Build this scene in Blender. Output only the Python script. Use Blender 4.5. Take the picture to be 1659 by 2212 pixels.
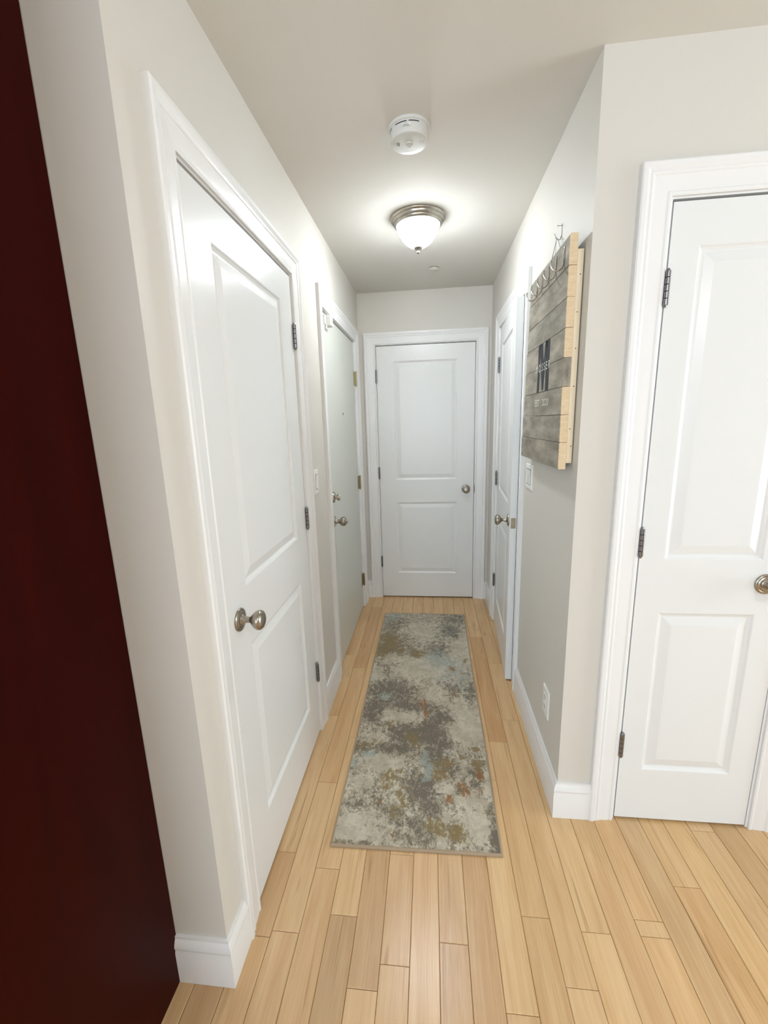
import bpy, bmesh, math, random
import numpy as np
from mathutils import Vector, Matrix, noise as mnoise

for o in list(bpy.data.objects):
    bpy.data.objects.remove(o)
S = bpy.context.scene
COL = S.collection
random.seed(7)

# ------------------------------------------------------------------ camera
CAM_H = 1.4708
YAW, PITCH, ROLL = 0.1114, -0.2072, -0.0302
FPX = 919.3
cd = bpy.data.cameras.new('camera')
cam = bpy.data.objects.new('camera', cd)
COL.objects.link(cam)
cd.sensor_fit = 'HORIZONTAL'
cd.sensor_width = 36.0
cd.lens = FPX / 1659.0 * 36.0
cd.clip_start = 0.02
_cy, _sy, _cp, _sp = math.cos(YAW), math.sin(YAW), math.cos(PITCH), math.sin(PITCH)
_fw = Vector((-_sy*_cp, _cy*_cp, _sp))
_r0 = Vector((_cy, _sy, 0))
_u0 = _r0.cross(_fw)
_r = math.cos(ROLL)*_r0 + math.sin(ROLL)*_u0
_u = math.cos(ROLL)*_u0 - math.sin(ROLL)*_r0
cam.matrix_world = Matrix(((_r.x, _u.x, -_fw.x, 0), (_r.y, _u.y, -_fw.y, 0), (_r.z, _u.z, -_fw.z, CAM_H), (0, 0, 0, 1)))
S.camera = cam

# ------------------------------------------------------------------ world, lights, exposure
W = bpy.data.worlds.new('world')
S.world = W
W.use_nodes = True
bg = W.node_tree.nodes['Background']
bg.inputs[0].default_value = (0.75, 0.85, 1.0, 1)
bg.inputs[1].default_value = 0.0

def area_light(name, loc, rot, sx, sy, power, col):
    l = bpy.data.lights.new(name, 'AREA')
    l.shape = 'RECTANGLE'; l.size = sx; l.size_y = sy
    l.energy = power; l.color = col
    o = bpy.data.objects.new(name, l); COL.objects.link(o)
    o.location = loc; o.rotation_euler = rot
    return o
# right-hand glazed door, two added rear lights tuned for wall tones, room ceiling lamp
area_light('unseen_light', (3.56, 0.6, 1.25), (0, math.radians(90), 0), 1.7, 1.2, 43.0, (0.80, 0.93, 1.0))
area_light('unseen_light', (-1.7, -3.46, 1.45), (math.radians(90), 0, 0), 1.8, 1.5, 84.0, (0.68, 0.84, 1.0))
area_light('unseen_light', (0.5, -3.46, 1.45), (math.radians(90), 0, 0), 1.8, 1.5, 18.0, (0.82, 0.94, 1.0))
_l = bpy.data.lights.new('room_lamp', 'POINT'); _l.energy = 27.0; _l.shadow_soft_size = 0.14; _l.color = (0.94, 0.95, 1.0)
_o = bpy.data.objects.new('room_lamp', _l); COL.objects.link(_o); _o.location = (1.0, -0.9, 2.15)
LAMP_EMIT = 57.0
S.view_settings.view_transform = 'Standard'
S.view_settings.look = 'None'
S.view_settings.exposure = 0.30
S.view_settings.gamma = 1.0
S.view_settings.use_curve_mapping = False

# ------------------------------------------------------------------ measures
XL, XR, YE, H = -0.5439, 0.4621, 3.4239, 2.4219
YA, YB = 0.8168, 1.3989
TW = 0.115            # wall thickness
ROOM_X0, ROOM_X1, ROOM_Y0 = -3.2, 3.6, -3.5

# ------------------------------------------------------------------ materials
def lin(c):
    return tuple(((v/255.0)/12.92 if v/255.0 <= 0.04045 else ((v/255.0+0.055)/1.055)**2.4) for v in c)
def rgba(c): return (*lin(c), 1.0)

def new_mat(name):
    m = bpy.data.materials.new(name); m.use_nodes = True
    nt = m.node_tree
    return m, nt, nt.nodes, nt.links, nt.nodes['Principled BSDF']

def mat(name, col, rough=0.5, metal=0.0, spec=0.5, bump=0.0, bscale=300.0, var=0.0, coat=0.0):
    m, nt, N, L, b = new_mat(name)
    b.inputs['Base Color'].default_value = rgba(col)
    b.inputs['Roughness'].default_value = rough
    b.inputs['Metallic'].default_value = metal
    b.inputs['Specular IOR Level'].default_value = spec
    b.inputs['Coat Weight'].default_value = coat
    tc = N.new('ShaderNodeTexCoord')
    if bump:
        n = N.new('ShaderNodeTexNoise'); n.inputs['Scale'].default_value = bscale; n.inputs['Detail'].default_value = 3
        L.new(tc.outputs['Object'], n.inputs['Vector'])
        bp = N.new('ShaderNodeBump'); bp.inputs['Strength'].default_value = bump; bp.inputs['Distance'].default_value = 0.001
        L.new(n.outputs['Fac'], bp.inputs['Height']); L.new(bp.outputs[0], b.inputs['Normal'])
    if var:
        n2 = N.new('ShaderNodeTexNoise'); n2.inputs['Scale'].default_value = 2.5; n2.inputs['Detail'].default_value = 4
        L.new(tc.outputs['Object'], n2.inputs['Vector'])
        mx = N.new('ShaderNodeMix'); mx.data_type = 'RGBA'
        mx.inputs[6].default_value = rgba(tuple(v*(1-var) for v in col)); mx.inputs[7].default_value = rgba(tuple(min(255, v*(1+var)) for v in col))
        L.new(n2.outputs['Fac'], mx.inputs[0]); L.new(mx.outputs[2], b.inputs['Base Color'])
    return m

M = {}
M['wall'] = mat('wall_paint', (216, 211, 203), 0.55, spec=0.35, bump=0.12, bscale=420, var=0.006)
M['ceil'] = mat('ceiling_paint', (224, 220, 213), 0.8, spec=0.2, bump=0.12, bscale=380, var=0.006)
M['trim'] = mat('white_trim_paint', (236, 235, 234), 0.32, spec=0.5, var=0.003)
M['door'] = mat('white_door_paint', (232, 232, 231), 0.27, spec=0.5, bump=0.05, bscale=260, var=0.004)
M['entry'] = mat('grey_green_door_paint', (216, 217, 209), 0.36, spec=0.45, bump=0.06, bscale=300, var=0.006)
M['nickel'] = mat('satin_nickel', (168, 160, 148), 0.28, metal=1.0, bump=0.02, bscale=900)
M['chrome'] = mat('polished_nickel', (196, 190, 180), 0.10, metal=1.0, bump=0.01)
M['steel'] = mat('hinge_steel', (140, 140, 144), 0.22, metal=1.0, bump=0.02)
M['brass'] = mat('antique_brass', (178, 170, 138), 0.28, metal=1.0, bump=0.02)
M['dark'] = mat('dark_slot', (28, 28, 30), 0.7)
M['plastic'] = mat('white_plastic', (238, 237, 232), 0.35, spec=0.5)
M['detector'] = mat('detector_plastic', (224, 224, 221), 0.45, spec=0.4)
M['ink'] = mat('grey_ink', (104, 104, 106), 0.7)
M['subfloor'] = mat('subfloor', (70, 48, 28), 0.9)
M['rugedge'] = mat('rug_binding', (168, 148, 124), 0.9, spec=0.1, bump=0.6, bscale=700, var=0.04)
M['wire'] = mat('grey_wire', (150, 148, 146), 0.35, metal=0.9)
M['hookm'] = mat('hook_nickel', (205, 199, 190), 0.22, metal=1.0)
M['black'] = mat('charcoal_paint', (62, 63, 68), 0.75, spec=0.2, bump=0.2, bscale=250, var=0.12)
M['whitep'] = mat('white_stencil_paint', (226, 224, 216), 0.7, spec=0.2, var=0.05)
M['rawwood'] = None

def wood_nodes(name, light, dark, sx, sy, sz, rough, spec, fleck=0.0, coat=0.0, use_objcol=False, lo=0.3, hi=0.75):
    m, nt, N, L, b = new_mat(name)
    tc = N.new('ShaderNodeTexCoord'); oi = N.new('ShaderNodeObjectInfo')
    add = N.new('ShaderNodeVectorMath'); add.operation = 'ADD'
    mul = N.new('ShaderNodeVectorMath'); mul.operation = 'MULTIPLY'
    mul.inputs[1].default_value = (sx, sy, sz)
    sc = N.new('ShaderNodeVectorMath'); sc.operation = 'SCALE'; sc.inputs['Scale'].default_value = 37.0
    cmb = N.new('ShaderNodeCombineXYZ')
    L.new(oi.outputs['Random'], cmb.inputs[0]); L.new(oi.outputs['Random'], cmb.inputs[1])
    L.new(cmb.outputs[0], sc.inputs[0])
    L.new(tc.outputs['Object'], mul.inputs[0]); L.new(mul.outputs[0], add.inputs[0]); L.new(sc.outputs[0], add.inputs[1])
    n1 = N.new('ShaderNodeTexNoise'); n1.inputs['Scale'].default_value = 1.0; n1.inputs['Detail'].default_value = 6; n1.inputs['Roughness'].default_value = 0.6; n1.inputs['Distortion'].default_value = 0.6
    L.new(add.outputs[0], n1.inputs['Vector'])
    r = N.new('ShaderNodeMapRange'); r.inputs['From Min'].default_value = lo; r.inputs['From Max'].default_value = hi
    L.new(n1.outputs['Fac'], r.inputs['Value'])
    mx = N.new('ShaderNodeMix'); mx.data_type = 'RGBA'
    mx.inputs[6].default_value = rgba(light); mx.inputs[7].default_value = rgba(dark)
    L.new(r.outputs[0], mx.inputs[0])
    last = mx.outputs[2]
    if fleck:
        n3 = N.new('ShaderNodeTexNoise'); n3.inputs['Scale'].default_value = 1.7; n3.inputs['Detail'].default_value = 2
        L.new(add.outputs[0], n3.inputs['Vector'])
        r3 = N.new('ShaderNodeMapRange'); r3.inputs['From Min'].default_value = 0.66; r3.inputs['From Max'].default_value = 0.78
        L.new(n3.outputs['Fac'], r3.inputs['Value'])
        f3 = N.new('ShaderNodeMath'); f3.operation = 'MULTIPLY'; f3.inputs[1].default_value = fleck
        L.new(r3.outputs[0], f3.inputs[0])
        m3 = N.new('ShaderNodeMix'); m3.data_type = 'RGBA'; m3.inputs[7].default_value = rgba((150, 108, 62))
        L.new(f3.outputs[0], m3.inputs[0]); L.new(last, m3.inputs[6]); last = m3.outputs[2]
    if fleck:   # fine dark pores and occasional mineral streaks along the board
        mv = N.new('ShaderNodeVectorMath'); mv.operation = 'MULTIPLY'; mv.inputs[1].default_value = (11, 1.6, 1)
        L.new(add.outputs[0], mv.inputs[0])
        n4 = N.new('ShaderNodeTexNoise'); n4.inputs['Scale'].default_value = 1.0; n4.inputs['Detail'].default_value = 5; n4.inputs['Roughness'].default_value = 0.75
        L.new(mv.outputs[0], n4.inputs['Vector'])
        r4 = N.new('ShaderNodeMapRange'); r4.inputs['From Min'].default_value = 0.42; r4.inputs['From Max'].default_value = 0.75; r4.inputs['To Max'].default_value = 0.42
        L.new(n4.outputs['Fac'], r4.inputs['Value'])
        m4 = N.new('ShaderNodeMix'); m4.data_type = 'RGBA'; m4.inputs[7].default_value = rgba((172, 130, 84))
        L.new(r4.outputs[0], m4.inputs[0]); L.new(last, m4.inputs[6]); last = m4.outputs[2]
        ms = N.new('ShaderNodeVectorMath'); ms.operation = 'MULTIPLY'; ms.inputs[1].default_value = (2.2, .55, 1)
        L.new(add.outputs[0], ms.inputs[0])
        n5 = N.new('ShaderNodeTexNoise'); n5.inputs['Scale'].default_value = 1.0; n5.inputs['Detail'].default_value = 4; n5.inputs['Distortion'].default_value = 1.2
        L.new(ms.outputs[0], n5.inputs['Vector'])
        r5 = N.new('ShaderNodeMapRange'); r5.inputs['From Min'].default_value = 0.64; r5.inputs['From Max'].default_value = 0.74; r5.inputs['To Max'].default_value = 0.55
        L.new(n5.outputs['Fac'], r5.inputs['Value'])
        m5 = N.new('ShaderNodeMix'); m5.data_type = 'RGBA'; m5.inputs[7].default_value = rgba((146, 112, 76))
        L.new(r5.outputs[0], m5.inputs[0]); L.new(last, m5.inputs[6]); last = m5.outputs[2]
    if use_objcol:
        mm = N.new('ShaderNodeMix'); mm.data_type = 'RGBA'; mm.blend_type = 'MULTIPLY'; mm.inputs[0].default_value = 1.0
        L.new(last, mm.inputs[6]); L.new(oi.outputs['Color'], mm.inputs[7]); last = mm.outputs[2]
    L.new(last, b.inputs['Base Color'])
    b.inputs['Roughness'].default_value = rough
    b.inputs['Specular IOR Level'].default_value = spec
    b.inputs['Coat Weight'].default_value = coat; b.inputs['Coat Roughness'].default_value = 0.12
    bp = N.new('ShaderNodeBump'); bp.inputs['Strength'].default_value = 0.12; bp.inputs['Distance'].default_value = 0.0015
    L.new(n1.outputs['Fac'], bp.inputs['Height']); L.new(bp.outputs[0], b.inputs['Normal'])
    return m
M['floor'] = wood_nodes('maple_floor', (222, 190, 147), (203, 164, 118), 22, 2.2, 10, 0.27, 0.45, fleck=0.5, use_objcol=True)
M['cherry'] = wood_nodes('dark_cherry', (54, 5, 2), (38, 4, 2), 6, 6, 0.8, 0.40, 0.05)
M['rawwood'] = wood_nodes('raw_pine', (238, 217, 184), (222, 194, 154), 40, 40, 160, 0.8, 0.2)
M['batten'] = wood_nodes('pine_batten', (242, 226, 200), (234, 212, 178), 60, 60, 6, 0.7, 0.25)

def stained_mat(name, edge):
    m, nt, N, L, b = new_mat(name)
    tc = N.new('ShaderNodeTexCoord'); oi = N.new('ShaderNodeObjectInfo')
    mul = N.new('ShaderNodeVectorMath'); mul.operation = 'MULTIPLY'; mul.inputs[1].default_value = (60, 7, 22)
    L.new(tc.outputs['Object'], mul.inputs[0])
    n1 = N.new('ShaderNodeTexNoise'); n1.noise_dimensions = '4D'; n1.inputs['Scale'].default_value = 1.0; n1.inputs['Detail'].default_value = 7; n1.inputs['Roughness'].default_value = 0.65
    w = N.new('ShaderNodeMath'); w.operation = 'MULTIPLY'; w.inputs[1].default_value = 50.0
    L.new(oi.outputs['Random'], w.inputs[0]); L.new(w.outputs[0], n1.inputs['W'])
    L.new(mul.outputs[0], n1.inputs['Vector'])
    cr = N.new('ShaderNodeValToRGB')
    cr.color_ramp.elements[0].position = 0.32; cr.color_ramp.elements[0].color = rgba((122, 116, 106))
    cr.color_ramp.elements[1].position = 0.72; cr.color_ramp.elements[1].color = rgba((188, 180, 166))
    e = cr.color_ramp.elements.new(0.5); e.color = rgba((154, 147, 135))
    L.new(n1.outputs['Fac'], cr.inputs[0])
    mm = N.new('ShaderNodeMix'); mm.data_type = 'RGBA'; mm.blend_type = 'MULTIPLY'; mm.inputs[0].default_value = 1.0
    L.new(cr.outputs[0], mm.inputs[6]); L.new(oi.outputs['Color'], mm.inputs[7])
    last = mm.outputs[2]
    if edge:   # the stain stops short of the sawn end with a ragged edge
        sep = N.new('ShaderNodeSeparateXYZ'); L.new(tc.outputs['Object'], sep.inputs[0])
        n2 = N.new('ShaderNodeTexNoise'); n2.inputs['Scale'].default_value = 1.0; n2.inputs['Detail'].default_value = 5; n2.inputs['Roughness'].default_value = 0.7
        mv = N.new('ShaderNodeVectorMath'); mv.operation = 'MULTIPLY'; mv.inputs[1].default_value = (60, 45, 330)
        L.new(tc.outputs['Object'], mv.inputs[0]); L.new(mv.outputs[0], n2.inputs['Vector'])
        a = N.new('ShaderNodeMath'); a.operation = 'MULTIPLY_ADD'; a.inputs[1].default_value = -0.030; a.inputs[2].default_value = 0.0135
        L.new(n2.outputs['Fac'], a.inputs[0])
        lt = N.new('ShaderNodeMath'); lt.operation = 'ADD'; L.new(sep.outputs[1], lt.inputs[0]); L.new(a.outputs[0], lt.inputs[1])
        st = N.new('ShaderNodeMath'); st.operation = 'LESS_THAN'; st.inputs[1].default_value = 0.0035
        L.new(lt.outputs[0], st.inputs[0])
        m2 = N.new('ShaderNodeMix'); m2.data_type = 'RGBA'; m2.inputs[7].default_value = rgba((230, 206, 168))
        L.new(st.outputs[0], m2.inputs[0]); L.new(last, m2.inputs[6]); last = m2.outputs[2]
    L.new(last, b.inputs['Base Color'])
    b.inputs['Roughness'].default_value = 0.75; b.inputs['Specular IOR Level'].default_value = 0.25
    bp = N.new('ShaderNodeBump'); bp.inputs['Strength'].default_value = 0.3; bp.inputs['Distance'].default_value = 0.002
    L.new(n1.outputs['Fac'], bp.inputs['Height']); L.new(bp.outputs[0], b.inputs['Normal'])
    return m
M['stain'] = stained_mat('grey_stained_plank', True)
M['stain_all'] = stained_mat('grey_stained_end', False)

def emit_mat(name, col, s):
    m, nt, N, L, b = new_mat(name)
    b.inputs['Base Color'].default_value = (0.9, 0.9, 0.88, 1)
    b.inputs['Roughness'].default_value = 0.35
    b.inputs['Emission Color'].default_value = (*col, 1)
    # emission shaped low-heavy: spares wall and ceiling near the pan, brightens the floor
    tc = N.new('ShaderNodeTexCoord'); sp = N.new('ShaderNodeSeparateXYZ'); L.new(tc.outputs['Object'], sp.inputs[0])
    r = N.new('ShaderNodeMapRange'); r.inputs['From Min'].default_value = -0.055; r.inputs['From Max'].default_value = -0.131
    r.inputs['To Min'].default_value = 0.10*s; r.inputs['To Max'].default_value = 2.7*s
    L.new(sp.outputs[2], r.inputs['Value']); L.new(r.outputs[0], b.inputs['Emission Strength'])
    return m
M['glass'] = emit_mat('frosted_glass_lit', (0.89, 0.96, 1.0), LAMP_EMIT)

def brushed_mat():
    m, nt, N, L, b = new_mat('brushed_nickel')
    b.inputs['Base Color'].default_value = rgba((172, 166, 156)); b.inputs['Metallic'].default_value = 1.0
    b.inputs['Roughness'].default_value = 0.27; b.inputs['Anisotropic'].default_value = 0.5
    n = N.new('ShaderNodeTexNoise'); n.inputs['Scale'].default_value = 200
    tc = N.new('ShaderNodeTexCoord'); mp = N.new('ShaderNodeMapping'); mp.inputs['Scale'].default_value = (0.2, 0.2, 6)
    L.new(tc.outputs['Object'], mp.inputs[0]); L.new(mp.outputs[0], n.inputs['Vector'])
    r = N.new('ShaderNodeMapRange'); r.inputs['To Min'].default_value = 0.2; r.inputs['To Max'].default_value = 0.36
    L.new(n.outputs['Fac'], r.inputs['Value']); L.new(r.outputs[0], b.inputs['Roughness'])
    return m
M['brushed'] = brushed_mat()

# ------------------------------------------------------------------ mesh builder
class MB:
    def __init__(s): s.v = []; s.f = []; s.m = []
    def face(s, pts, mi=0):
        n = len(s.v); s.v += [tuple(p) for p in pts]; s.f.append(tuple(range(n, n+len(pts)))); s.m.append(mi)
    def box(s, a, b, mi=0):
        x0, y0, z0 = (min(a[i], b[i]) for i in range(3)); x1, y1, z1 = (max(a[i], b[i]) for i in range(3))
        n = len(s.v)
        s.v += [(x0, y0, z0), (x1, y0, z0), (x1, y1, z0), (x0, y1, z0), (x0, y0, z1), (x1, y0, z1), (x1, y1, z1), (x0, y1, z1)]
        for q in ((0, 3, 2, 1), (4, 5, 6, 7), (0, 1, 5, 4), (1, 2, 6, 5), (2, 3, 7, 6), (3, 0, 4, 7)):
            s.f.append(tuple(n+i for i in q)); s.m.append(mi)
        return s
    def bbox(s, a, b, c=0.002, mi=0):      # box with chamfered edges
        x0, y0, z0 = (min(a[i], b[i]) for i in range(3)); x1, y1, z1 = (max(a[i], b[i]) for i in range(3))
        bm = bmesh.new()
        vs = [bm.verts.new(p) for p in ((x0, y0, z0), (x1, y0, z0), (x1, y1, z0), (x0, y1, z0), (x0, y0, z1), (x1, y0, z1), (x1, y1, z1), (x0, y1, z1))]
        for q in ((0, 3, 2, 1), (4, 5, 6, 7), (0, 1, 5, 4), (1, 2, 6, 5), (2, 3, 7, 6), (3, 0, 4, 7)): bm.faces.new([vs[i] for i in q])
        bmesh.ops.bevel(bm, geom=bm.edges[:], offset=c, segments=1, affect='EDGES')
        n = len(s.v); bm.verts.index_update()
        s.v += [tuple(v.co) for v in bm.verts]
        for f in bm.faces: s.f.append(tuple(n+v.index for v in f.verts)); s.m.append(mi)
        bm.free(); return s
    def lathe(s, prof, seg=32, c=(0, 0, 0), ax='Z', mi=0):   # prof: (radius, along axis)
        n = len(s.v)
        for r, h in prof:
            for k in range(seg):
                a = 2*math.pi*k/seg; p, q = r*math.cos(a), r*math.sin(a)
                if ax == 'Z': s.v.append((c[0]+p, c[1]+q, c[2]+h))
                elif ax == 'Y': s.v.append((c[0]+q, c[1]+h, c[2]+p))
                else: s.v.append((c[0]+h, c[1]+p, c[2]+q))
        for i in range(len(prof)-1):
            for k in range(seg):
                k2 = (k+1) % seg
                s.f.append((n+i*seg+k, n+i*seg+k2, n+(i+1)*seg+k2, n+(i+1)*seg+k)); s.m.append(mi)
        for i in (0, len(prof)-1):
            if prof[i][0] > 1e-5:
                ring = [n+i*seg+k for k in range(seg)]
                s.f.append(tuple(ring if i else ring[::-1])); s.m.append(mi)
        return s
    def tube(s, pts, r, seg=10, mi=0):
        pts = [Vector(p) for p in pts]; n = len(s.v); rr = r if isinstance(r, (list, tuple)) else [r]*len(pts)
        t0 = (pts[1]-pts[0]).normalized(); up = Vector((0, 0, 1)) if abs(t0.z) < 0.9 else Vector((1, 0, 0))
        nn = t0.cross(up).normalized()
        for i, p in enumerate(pts):
            t = ((pts[min(i+1, len(pts)-1)]-pts[max(i-1, 0)])).normalized()
            nn = (nn-t*nn.dot(t)).normalized(); bb = t.cross(nn)
            for k in range(seg):
                a = 2*math.pi*k/seg; s.v.append(tuple(p+rr[i]*(math.cos(a)*nn+math.sin(a)*bb)))
        for i in range(len(pts)-1):
            for k in range(seg):
                k2 = (k+1) % seg
                s.f.append((n+i*seg+k, n+i*seg+k2, n+(i+1)*seg+k2, n+(i+1)*seg+k)); s.m.append(mi)
        s.f.append(tuple(n+k for k in range(seg))[::-1]); s.m.append(mi)
        s.f.append(tuple(n+(len(pts)-1)*seg+k for k in range(seg))); s.m.append(mi)
        return s
    def loft(s, rings, mi=0, cap=True):   # list of equal-length closed sections
        n = len(s.v); k = len(rings[0])
        for r in rings: s.v += [tuple(p) for p in r]
        for i in range(len(rings)-1):
            for j in range(k):
                j2 = (j+1) % k
                s.f.append((n+i*k+j, n+i*k+j2, n+(i+1)*k+j2, n+(i+1)*k+j)); s.m.append(mi)
        if cap:
            s.f.append(tuple(n+j for j in range(k))[::-1]); s.m.append(mi)
            s.f.append(tuple(n+(len(rings)-1)*k+j for j in range(k))); s.m.append(mi)
        return s
    def build(s, name, mats, parent=None, smooth=False, loc=None, fix=True, auto=None):
        me = bpy.data.meshes.new(name)
        me.from_pydata(s.v, [], s.f)
        if not isinstance(mats, (list, tuple)): mats = [mats]
        for m in mats: me.materials.append(m)
        for p, mi in zip(me.polygons, s.m): p.material_index = mi
        if fix:
            bm = bmesh.new(); bm.from_mesh(me); bmesh.ops.recalc_face_normals(bm, faces=bm.faces); bm.to_mesh(me); bm.free()
        if smooth: 
            me.shade_smooth()
            me.set_sharp_from_angle(angle=math.radians(auto or 35))
        o = bpy.data.objects.new(name, me); COL.objects.link(o)
        if parent: o.parent = parent
        if loc is not None: o.location = loc
        return o

def tag(o, label=None, cat=None, group=None, kind=None):
    if label: o['label'] = label
    if cat: o['category'] = cat
    if group: o['group'] = group
    if kind: o['kind'] = kind
    return o
def empty(name, loc, rz=0, label=None, cat=None, group=None, kind=None):
    o = bpy.data.objects.new(name, None); COL.objects.link(o)
    o.empty_display_size = 0.05
    o.location = loc; o.rotation_euler = (0, 0, rz)
    return tag(o, label, cat, group, kind)

# ------------------------------------------------------------------ walls, ceiling, floor
def wall(name, axis, face, back, a0, a1, holes, label):
    """axis 'x': wall plane x=const running in y; holes (lo, hi, z0, z1)"""
    mb = MB()
    def bx(u0, u1, z0, z1):
        if u1-u0 < 1e-5 or z1-z0 < 1e-5: return
        if axis == 'x': mb.box((face, u0, z0), (back, u1, z1))
        else: mb.box((u0, face, z0), (u1, back, z1))
    u = a0
    for lo, hi, z0, z1 in sorted(holes):
        bx(u, lo, 0, H); bx(lo, hi, z1, H); bx(lo, hi, 0, z0); u = hi
    bx(u, a1, 0, H)
    return tag(mb.build(name, M['wall']), label, 'wall', kind='structure')

# door leaf extents in world coordinates along the wall
D1 = (1.006, 1.772); D2 = (2.275, 3.222); D3 = (2.250, 3.015); DE = (-0.4085, 0.3430); D4 = (0.6720, 1.1180)
JR = 0.0155           # leaf edge to rough opening
ZT = 2.0600
wall('wall_left', 'x', XL, XL-TW, YA+TW, YE+TW, [(D1[0]-JR, D1[1]+JR, 0, ZT), (D2[0]-JR, D2[1]+JR, 0, ZT)], 'light greige hallway wall on the left with two doors in it')
wall('wall_right', 'x', XR, XR+TW, YB+TW, YE+TW, [(D3[0]-JR, D3[1]+JR, 0, ZT)], 'light greige hallway wall on the right behind the plank sign')
wall('wall_end', 'y', YE, YE+TW, XL, XR, [(DE[0]-JR, DE[1]+JR, 0, ZT)], 'light greige wall closing the far end of the hallway')
wall('wall_front_left', 'y', YA, YA+TW, ROOM_X0, XL, [], 'shaded greige wall end between dark cabinet and hallway corner')
wall('wall_front_right', 'y', YB, YB+TW, XR, ROOM_X1, [(D4[0]-JR, D4[1]+JR, 0, ZT)], 'pale greige wall facing the room with the narrow white door')
wall('wall_room_right', 'x', ROOM_X1, ROOM_X1+TW, ROOM_Y0, YB+TW, [(0.0, 1.2, 0.08, 2.12)], 'greige room wall with a glazed door, outside the picture on the right')
wall('wall_room_left', 'x', ROOM_X0, ROOM_X0-TW, ROOM_Y0, YA+TW, [], 'greige room wall outside the picture on the left')
wall('wall_room_rear', 'y', ROOM_Y0, ROOM_Y0-TW, ROOM_X0-TW, ROOM_X1+TW, [(-2.6, -0.8, 0.7, 2.2), (-0.4, 1.4, 0.7, 2.2)], 'greige room wall behind the camera with two added window openings')
mb = MB(); mb.box((ROOM_X0-TW, ROOM_Y0-TW, H), (ROOM_X1+TW, YE+TW, H+0.1))
tag(mb.build('ceiling', M['ceil']), 'flat light greige painted ceiling over the hallway', 'ceiling', kind='structure')

def window(name, axis, c, lo, hi, z0, z1, label):
    e = empty(name, (c, (lo+hi)/2, z0) if axis == 'x' else ((lo+hi)/2, c, z0), 0, label, 'window', kind='structure')
    w = (hi-lo)/2; h = z1-z0
    def P(u, v, z): return (v, u, z) if axis == 'x' else (u, v, z)
    def bx(mb, u0, u1, za, zb, t=0.05): mb.box(P(u0, -t/2, za), P(u1, t/2, zb))
    mb = MB(); bx(mb, -w, -w+.05, 0, h); bx(mb, w-.05, w, 0, h); bx(mb, -w+.05, w-.05, 0, .05); bx(mb, -w+.05, w-.05, h-.05, h); bx(mb, -.02, .02, .05, h-.05)
    mb.build('window_frame', M['trim'], e)
    return e
window('window_1', 'x', ROOM_X1+TW-0.03, 0.0, 1.2, 0.08, 2.12, 'white framed glazed door in the room wall on the right')
window('added_window_left', 'y', ROOM_Y0-TW+0.03, -2.6, -0.8, 0.7, 2.2, 'added white window frame around a rear fill light, behind the camera on the left')  # both rear windows are added to go with the rear fill lights
window('added_window_right', 'y', ROOM_Y0-TW+0.03, -0.4, 1.4, 0.7, 2.2, 'added white window frame around a rear fill light, behind the camera on the right')

# floor: subfloor slab with separate planks
PW = 0.0825; PX0 = 0.016
mb = MB(); mb.box((ROOM_X0-TW, ROOM_Y0-TW, -0.06), (ROOM_X1+TW, YE+TW, -0.0135))
floor = tag(mb.build('floor', M['subfloor']), 'honey maple strip wood floor running down the hallway', 'floor', kind='structure')
BUTTS = {-7: [.923, 1.175, 1.892], -6: [1.478, 2.33], -5: [1.741], -4: [.997], -3: [.83], -2: [1.198], -1: [1.95], 0: [.953], 1: [1.4], 2: [.817, 1.538], 3: [1.041, 1.761, 2.75],
         4: [.882, 1.915, 2.426], 5: [1.015, 2.148], 7: [1.018, 1.06], 8: [.55], 9: [1.167], 10: [.7], 11: [1.37], 12: [.6], 6: [.45]}
# plank tones as (multipliers of the base colour), keyed by strip and the y range containing the given point
TONE = {(-4, .8): (.80, .77, .74), (-3, 1.0): (.84, .80, .76), (-7, 1.05): (.86, .81, .76), (-7, 1.5): (.98, .98, .97), (-4, 1.2): (1.04, 1.05, 1.02), (-3, .7): (1.03, 1.03, 1.02), (0, .8): (.90, .87, .86), (0, 1.1): (.93, .91, .91),
        (-2, .9): (.95, .92, .91), (-1, 1): (1.02, 1.0, .98), (1, 1): (.89, .85, .81), (2, 1.1): (1.05, 1.06, 1.02), (3, .9): (.95, .93, .88), (3, 1.3): (.98, .96, .90), (3, 2.2): (.86, .76, .66), (3, 2.9): (1.0, .97, .93),
        (4, 1.1): (.98, .97, .93), (5, .8): (1.06, 1.05, 1.0), (5, 1.1): (1.0, 1.0, .95), (6, .8): (.96, .92, .85), (7, 1.2): (1.02, .97, .9), (7, .9): (1.04, 1.0, .93), (8, 1.0): (.93, .91, .87), (9, .9): (1.0, .93, .83), (9, 1.3): (1.02, .98, .9),
        (10, 1.0): (1.05, 1.02, .92), (11, 1.0): (1.0, .93, .83), (12, 1.0): (.84, .79, .72), (-6, 2.6): (.88, .82, .76), (-6, 1.2): (.98, .98, .96), (-5, 1.2): (1.02, 1.02, 1.0), (-8, .6): (.84, .78, .74), (-7, .7): (.93, .9, .86), (-6, .6): (.97, .96, .95), (-9, .5): (.9, .84, .78)}
rng = random.Random(3)
stuff = MB()
def plank_box(mb, x0, x1, y0, y1, z1=0.0, c=0.0015):
    g = 0.00045
    x0 += g; x1 -= g; y0 += g; y1 -= g; zb = -0.0135
    n = len(mb.v)
    for z, i in ((zb, 0), (z1-c, 0), (z1, c)):
        mb.v += [(x0+i, y0+i, z), (x1-i, y0+i, z), (x1-i, y1-i, z), (x0+i, y1-i, z)]
    for a in (0, 4):
        for j in range(4):
            j2 = (j+1) % 4; mb.f.append((n+a+j, n+a+j2, n+a+4+j2, n+a+4+j)); mb.m.append(0)
    mb.f.append((n+8, n+9, n+10, n+11)); mb.m.append(0)
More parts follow.
